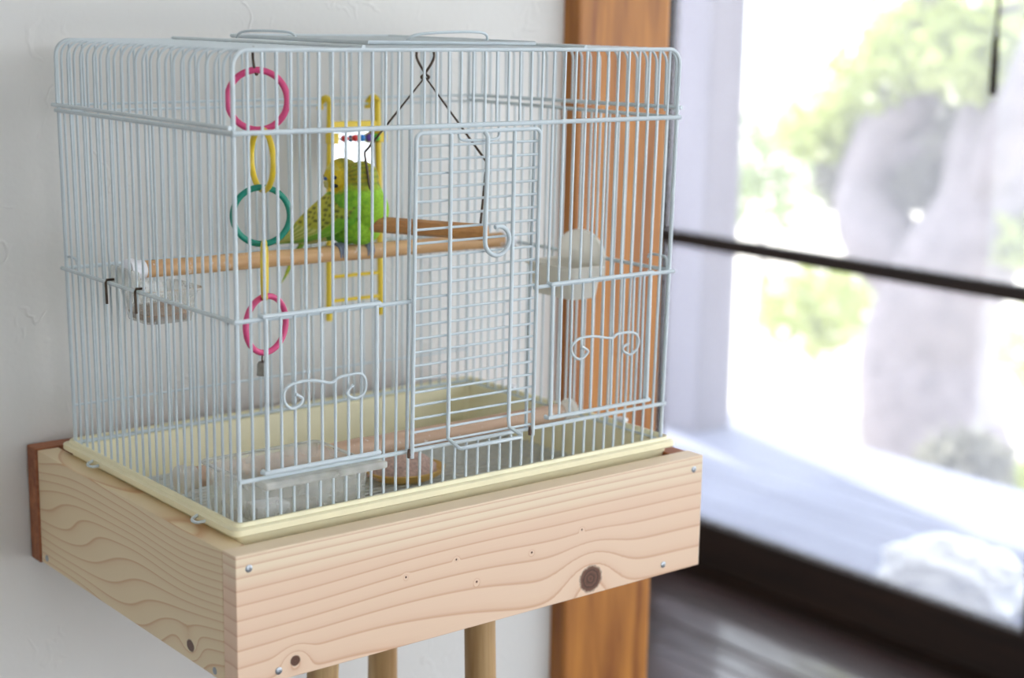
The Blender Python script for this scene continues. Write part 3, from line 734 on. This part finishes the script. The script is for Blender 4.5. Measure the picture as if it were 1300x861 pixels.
# ------------------------------------------------------------------ cups, feeder, dish
cl = thing('seed_cup', (0.027, 0.166, 0.893), 'small clear cup of brown seed hooked on the left side wires', 'seed cup')
c0 = loft([rect_loop(0.008, 0.046, 0.146, 0.186, 0.8935, .008), rect_loop(0.004, 0.050, 0.142, 0.190, 0.9165, .008), rect_loop(0.002, 0.054, 0.140, 0.192, 0.9170, .009), rect_loop(0.002, 0.054, 0.140, 0.192, 0.9185, .009), rect_loop(0.005, 0.049, 0.143, 0.189, 0.9185, .008), rect_loop(0.009, 0.045, 0.147, 0.185, 0.8948, .008)])
mk('cup', c0, 'clear', cl)
mk('seed', loft([rect_loop(0.0095, 0.0445, 0.1475, 0.1845, 0.8952, .008), rect_loop(0.008, 0.046, 0.146, 0.186, 0.9000, .008), rect_loop(0.012, 0.040, 0.150, 0.182, 0.9035, .008)]), 'seed', cl)
for y in (0.1905, 0.1415):
    mk('hook', MB().tube([(0.004, y, 0.9225), (-0.0035, y, 0.9225), (-0.0042, y, 0.9205), (-0.0042, y - 0.001, 0.9045)], 0.0010, 8), 'dark_wire', cl)
mk('cup_back', MB().box(0.0022, 0.0045, 0.150, 0.196, 0.9165, 0.9330, 0.001), 'frost', cl)
cr = thing('water_cup', (0.384, 0.105, 0.886), 'milky white cup with a domed back plate on the right side wires', 'cup')
c1 = loft([rect_loop(0.362, 0.392, 0.080, 0.133, 0.8875, .006), rect_loop(0.358, 0.395, 0.077, 0.137, 0.9125, .006), rect_loop(0.3555, 0.3965, 0.0745, 0.1395, 0.9130, .007), rect_loop(0.3555, 0.3965, 0.0745, 0.1395, 0.9150, .007), rect_loop(0.360, 0.393, 0.079, 0.135, 0.9150, .006), rect_loop(0.364, 0.390, 0.082, 0.131, 0.8895, .005)])
mk('cup', c1, 'cup', cr)
vs = []; n = 20
for xx in (0.3935, 0.3965):
    vs.append((xx, 0.077, 0.905)); vs += [(xx, 0.1065 - 0.0295 * math.cos(math.pi * k / n), 0.917 + 0.0255 * max(0, math.sin(math.pi * k / n)) ** 0.8) for k in range(n + 1)]; vs.append((xx, 0.136, 0.905))
m_ = n + 3
mk('back_plate', MB().add(vs, [tuple(range(m_ - 1, -1, -1)), tuple(range(m_, 2 * m_))] + [(k, (k + 1) % m_, m_ + (k + 1) % m_, m_ + k) for k in range(m_)]), 'cup', cr)
fe = thing('food_hopper', (0.066, 0.04, 0.742), 'clear plastic food hopper behind the left feed door', 'feeder')
mk('hopper_box', loft([rect_loop(0.022, 0.110, 0.0150, 0.080, 0.7420, .006), rect_loop(0.018, 0.114, 0.0120, 0.086, 0.8000, .006), rect_loop(0.0165, 0.1155, 0.0105, 0.0875, 0.8005, .006), rect_loop(0.0165, 0.1155, 0.0105, 0.0875, 0.8025, .006), rect_loop(0.020, 0.112, 0.014, 0.084, 0.8025, .006), rect_loop(0.024, 0.108, 0.0170, 0.078, 0.7440, .006)]), 'clear', fe)
mk('hopper_rim', MB().tube(rect_loop(0.0165, 0.1155, 0.0105, 0.0875, 0.8022, .006), 0.0013, 8, True), 'frost', fe)
mk('front_lip', MB().box(0.0155, 0.1155, -0.0085, 0.0112, 0.8028, 0.8082, 0.0015), 'frost', fe)
mk('inner_shelf', MB().box(0.0245, 0.1075, 0.0180, 0.077, 0.7640, 0.7655, 0.0005), 'frost', fe)
mk('reflection_block', MB().box(0.0235, 0.050, 0.0178, 0.036, 0.7445, 0.7830, 0.001), 'white', fe)  # white block stands for the bright reflection on the hopper's left face
ds = thing('seed_dish', (0.232, 0.137, 0.7418), 'oval ochre dish heaped with pinkish-brown seed on the tray grate', 'dish')
mk('dish', MB().lathe([(0.024, 0.0), (0.031, 0.004), (0.0335, 0.0085), (0.0325, 0.009), (0.029, 0.0045), (0.001, 0.003)], (0.232, 0.137, 0.7419), 36, sx=1.05, sy=0.9), 'dish', ds)
bm = bmesh.new(); bmesh.ops.create_icosphere(bm, subdivisions=5, radius=1)
for v in bm.verts:
    n_ = v.co.normalized(); k = 1 + 0.05 * mnoise.noise(n_ * 9) + 0.05 * mnoise.noise(n_ * 22)
    v.co = Vector((0.229 + n_.x * 0.031 * k, 0.138 + n_.y * 0.026 * k, 0.7475 + max(n_.z, -0.05) * 0.0155 * k))
sd = mk('seed_heap', MB().frombm(bm), 'gritseed', ds, 'all'); sd['kind'] = 'stuff'

# ------------------------------------------------------------------ the bird
BO = Vector((0.2147, 0.1900, 0.9326))              # on top of the perch
F = Vector((0.42, -0.907, 0)).normalized(); S = Vector((F.y, -F.x, 0)); U = Vector((0, 0, 1))   # forward, right side, up
def B(a, b, l=0.0): return BO + F * a + U * b + S * l
PXA, PXB = 1 / 1180.0, 1 / 1530.0
def q(px, py): return ((px - 447) * PXA, (314 - py) * PXB)
body = MB()
spine = [((384, 317), 3, 4), ((394, 310), 8, 8), ((408, 301), 14, 14), ((424, 290), 22, 21), ((440, 277), 31, 27), ((452, 263), 34, 30), ((457, 248), 32, 28), ((454, 236), 26, 24), ((450, 226), 20, 20)]
vs = []; NB = 20
cs = [Vector(q(*p[0])) for p in spine]
for i, (pp, r, wl) in enumerate(spine):
    t_ = (cs[min(i + 1, len(cs) - 1)] - cs[max(i - 1, 0)]).normalized(); nn = Vector((-t_.y, t_.x))
    for k in range(NB):
        a = 2 * math.pi * k / NB
        off = nn * math.cos(a) * r * PXB
        vs.append(B(cs[i].x + off.x, cs[i].y + off.y, math.sin(a) * wl * PXB))
fs = [tuple(range(NB - 1, -1, -1)), tuple((len(spine) - 1) * NB + k for k in range(NB))]
for i in range(len(spine) - 1):
    for k in range(NB): fs.append((i * NB + k, i * NB + (k + 1) % NB, (i + 1) * NB + (k + 1) % NB, (i + 1) * NB + k))
body.add(vs, fs)
ha, hb = q(440, 224)
HC = B(ha, hb, 0.004)                                # head centre
body.ball(HC, 0.0138, 3, (1.05, 1.0, 0.98))
fa, fb_ = q(430, 226)
FD = (-F * 0.50 + S * 0.84 + U * -0.22).normalized()  # where the face looks: back over the right shoulder
body.ball(HC + FD * 0.0045 - U * 0.001, 0.0118, 3)
ba, bb = q(456, 288); body.ball(B(ba, bb, 0.0), 0.0175, 3, (1.0, 1.0, 0.95))
ba, bb = q(459, 228); NC = B(ba, bb, 0.001); body.ball(NC, 0.0142, 3)
ba, bb = q(440, 294); body.ball(B(ba, bb, 0.0), 0.0135, 3)
ba, bb = q(463, 290); body.ball(B(ba, bb, 0.0), 0.0130, 3)
ba, bb = q(468, 268); body.ball(B(ba, bb, 0.0), 0.0165, 3, (0.95, 0.95, 1.15))
# tail: tapering flat blade, joined to the body
tl = [((398, 306), 7, 7), ((385, 325), 6, 7), ((376, 345), 4.5, 6), ((369, 362), 3, 4), ((363, 374), 1.2, 1.5)]
tv = []
for i, (pp, r, wl) in enumerate(tl):
    a_, b_ = q(*pp)
    for k in range(10):
        an = 2 * math.pi * k / 10
        tv.append(B(a_ + math.cos(an) * r * PXB * 0.9, b_ + math.cos(an) * r * PXB * 0.5, math.sin(an) * wl * PXB))
tf = [tuple(range(9, -1, -1)), tuple(40 + k for k in range(10))]
for i in range(4):
    for k in range(10): tf.append((i * 10 + k, i * 10 + (k + 1) % 10, (i + 1) * 10 + (k + 1) % 10, (i + 1) * 10 + k))
body.add(tv, tf)
tmp = bpy.data.objects.new('tmp_body', body.mesh('tmp_body', False)); COL.objects.link(tmp)
md = tmp.modifiers.new('r', 'REMESH'); md.mode = 'VOXEL'; md.voxel_size = 0.0009
ms = tmp.modifiers.new('s', 'SMOOTH'); ms.iterations = 9; ms.factor = 0.5
dg = bpy.context.evaluated_depsgraph_get()
bme = bpy.data.meshes.new_from_object(tmp.evaluated_get(dg)); bpy.data.objects.remove(tmp)
bme.name = 'bird_body'
def lerp(a, b, t): t = max(0, min(1, t)); return tuple(x + (y - x) * t for x, y in zip(a, b))
C_G, C_GB, C_Y, C_OL, C_PY, C_BK = (srgb(104, 172, 36)[:3], srgb(164, 214, 52)[:3], srgb(226, 196, 40)[:3], srgb(136, 140, 40)[:3], srgb(206, 204, 110)[:3], srgb(40, 44, 22)[:3])
def bird_col(p):
    d = p - BO; a, b, l = d.dot(F), d.dot(U), d.dot(S)
    px, py = 447 + a / PXA, 314 - b / PXB
    hd = p - HC
    n1 = mnoise.noise(p * 260); n2 = mnoise.noise(p * 700)
    col = lerp(C_G, C_GB, (px - 440) / 45 + n1 * 0.5)
    if py > 316: col = lerp(srgb(126, 176, 50)[:3], srgb(196, 200, 70)[:3], 0.5 + 1.2 * n1 + (py - 350) / 80)
    elif px < 418 and py > 285: col = lerp(C_PY, C_G, 0.4 + n1)
    head = hd.length
    dn = min(hd.length, (p - NC).length + 0.002)
    if py < 252 and dn < 0.0215:
        face = hd.normalized().dot(FD)
        nape = C_OL if math.sin(hd.normalized().dot(-F * 0.5 + U * 0.8) * 46) > 0.1 + n1 else lerp(C_OL, C_Y, 0.35)
        hc = lerp(nape, C_Y, (face - 0.15) / 0.35 + 0.3 * n1)
        if face > 0.5 and hd.dot(U) > 0.004: hc = lerp(hc, C_PY, 0.45)
        col = lerp(hc, col, (dn - 0.0160) / 0.005 + 0.5 * n1)
    return lerp(col, tuple(c * 0.78 for c in col), 0.5 + n2)
ca = bme.color_attributes.new('Col', 'FLOAT_COLOR', 'POINT')
for i, v in enumerate(bme.vertices): ca.data[i].color = (*bird_col(v.co), 1)
bme.polygons.foreach_set('use_smooth', [True] * len(bme.polygons))
bme.materials.clear(); bme.materials.append(M['bird'])
bird = bpy.data.objects.new('budgerigar', bme); COL.objects.link(bird)
tag(bird, 'green and yellow budgerigar sitting on the long perch with its head turned', 'bird')
# folded wings: scalloped coverts with long flight feathers
def wing(sgn):
    mb = MB(); cols = []
    NU, NV = 30, 22
    top = [q(*p) for p in ((426, 247), (414, 262), (402, 277), (390, 293), (376, 307), (362, 318))]
    bot = [q(*p) for p in ((464, 240), (470, 262), (462, 283), (440, 299), (408, 311), (366, 320))]
    for u in range(NU + 1):
        t = u / NU * 5; i = min(int(t), 4); f = t - i
        T = Vector(top[i]).lerp(Vector(top[i + 1]), f); Bt = Vector(bot[i]).lerp(Vector(bot[i + 1]), f)
        for v in range(NV + 1):
            s = v / NV; c = T.lerp(Bt, s)
            # lie on the flank: lateral distance from body thickness at this point
            wl = (31 * math.sin(math.pi * min(1, (0.10 + 0.80 * (1 - u / NU)))) ** 0.8) * PXB
            l = wl * math.sqrt(max(0.0, 1 - ((s - 0.55) / 0.74) ** 2)) + 0.0032
            l = max(l, 0.003)
            rip = 0.0004 * math.sin(u * 2.1 + v * 0.8)
            mb.v.append(tuple(B(c.x, c.y, sgn * (l + rip))))
            # colour: black scallops with yellow edges, plain long feathers at the tip
            uu, vv = u / NU, s
            row = uu * 17; fx = (vv * 9 + (0.5 if int(row) % 2 else 0)) % 1.0; fy = row % 1.0
            sc_ = (fx - 0.5) ** 2 * 2.2 + (fy - 0.35) ** 2
            colr = lerp(srgb(200, 190, 66)[:3], srgb(138, 160, 44)[:3], vv)
            if uu < 0.54 and 0.10 < sc_ < 0.26 and fy > 0.30: colr = lerp(C_BK, colr, 0.15)
            if uu < 0.06 or vv > 0.90: colr = lerp(colr, C_G, 0.7)
            if uu >= 0.54:
                ln = abs((vv * 7) % 1.0 - 0.5)
                colr = lerp(srgb(214, 210, 120)[:3], srgb(150, 168, 66)[:3], 1.6 - ln * 4.0)
            if vv > 0.72 and uu > 0.35: colr = lerp(colr, C_G, 0.8)
            cols.append((*colr, 1))
    n1 = len(mb.v)
    for i in range(n1):
        mb.v.append(tuple(Vector(mb.v[i]) - S * sgn * 0.0022)); cols.append(cols[i])
    W1 = NV + 1
    for u in range(NU):
        for v in range(NV):
            a = u * W1 + v; f = (a, a + 1, a + W1 + 1, a + W1); mb.f.append(f); mb.f.append(tuple(n1 + k for k in reversed(f)))
    edge = [u * W1 for u in range(NU + 1)] + [NU * W1 + v for v in range(1, W1)] + [u * W1 + NV for u in range(NU - 1, -1, -1)] + [v for v in range(NV - 1, 0, -1)]
    for k in range(len(edge)): a, b = edge[k], edge[(k + 1) % len(edge)]; mb.f.append((a, b, b + n1, a + n1))
    o = mk('wing', mb, 'bird', bird, 'all', 'scalloped black and yellow wing')
    cc = o.data.color_attributes.new('Col', 'FLOAT_COLOR', 'POINT')
    for i, c in enumerate(cols): cc.data[i].color = c
    # flight feathers reaching past the coverts
    for j in range(5):
        a0, b0 = q(404 + 5 * j, 296 + 2.6 * j); a1, b1 = q(358 + 7 * j, 319 - 0.4 * j)
        p0, p1 = B(a0, b0, sgn * (0.011 - 0.0006 * j)), B(a1, b1, sgn * (0.0042 - 0.0003 * j))
        t_ = (p1 - p0).normalized(); wv = t_.cross(S).normalized()
        fm = MB(); pts = []
        for i in range(9):
            f = i / 8; wd = 0.0026 * math.sin(math.pi * min(0.97, 0.18 + 0.78 * f)) ** 0.6
            c = p0.lerp(p1, f); pts.append((c - wv * wd, c + S * sgn * 0.0006, c + wv * wd, c - S * sgn * 0.0004))
        for i in range(8):
            o4 = len(fm.v); fm.v += [tuple(x_) for x_ in pts[i]] + [tuple(x_) for x_ in pts[i + 1]]
            for k in range(4): fm.f.append((o4 + k, o4 + (k + 1) % 4, o4 + 4 + (k + 1) % 4, o4 + 4 + k))
        fo = mk('flight_feather', fm, 'bird', o, 'all')
        cc = fo.data.color_attributes.new('Col', 'FLOAT_COLOR', 'POINT')
        cA = lerp(srgb(216, 212, 124)[:3], srgb(150, 172, 70)[:3], (j % 2) * 0.6)
        for i in range(len(fm.v)): cc.data[i].color = (*cA, 1)
wing(1); wing(-1)
# face
rgt = FD.cross(U).normalized(); fup = rgt.cross(FD).normalized()
mk('beak', MB().tube([HC + FD * 0.0135 - fup * 0.0015, HC + FD * 0.0168 - fup * 0.003, HC + FD * 0.0172 - fup * 0.0058, HC + FD * 0.0160 - fup * 0.0082], [0.0026, 0.0025, 0.0016, 0.0004], 10), 'beak', bird)
mk('cere', MB().ball(HC + FD * 0.0154 + fup * 0.0002, 0.0022, 2, (1.2, 1.2, .8)), 'cere', bird, 'all')
for s_ in (-1, 1):
    e = (FD * 0.66 + rgt * s_ * 0.74 + fup * 0.16).normalized()
    mk('eye', MB().ball(HC + FD * 0.0042 - U * 0.001 + e * 0.0114, 0.0019, 2), 'black', bird, 'all')
    e = (FD * 0.74 + rgt * s_ * 0.60 - fup * 0.46).normalized()
    mk('cheek_spot', MB().ball(HC + FD * 0.0042 - U * 0.001 + e * 0.0114, 0.0025, 2, (1.3, 1.3, .8)), 'black', bird, 'all')
for px in (431, 466):
    t_ = (px - 428.8) / (477.6 - 428.8) * 0.1 + 0.5; c = PA + (PB - PA) * t_
    pd = (PB - PA).normalized()
    for j in (-1, 0, 1):
        o_ = c + pd * j * 0.0026
        pts = [o_ + Vector((0, 0.0066 * math.cos(a) * -1.08, 0.0066 * math.sin(a) * 1.12)) for a in [math.radians(d_) for d_ in (135, 110, 80, 45, 10, -25)]]
        mk('toe', MB().tube(pts, [0.0016, 0.0018, 0.0017, 0.0015, 0.0012, 0.0005], 8), 'foot', bird)
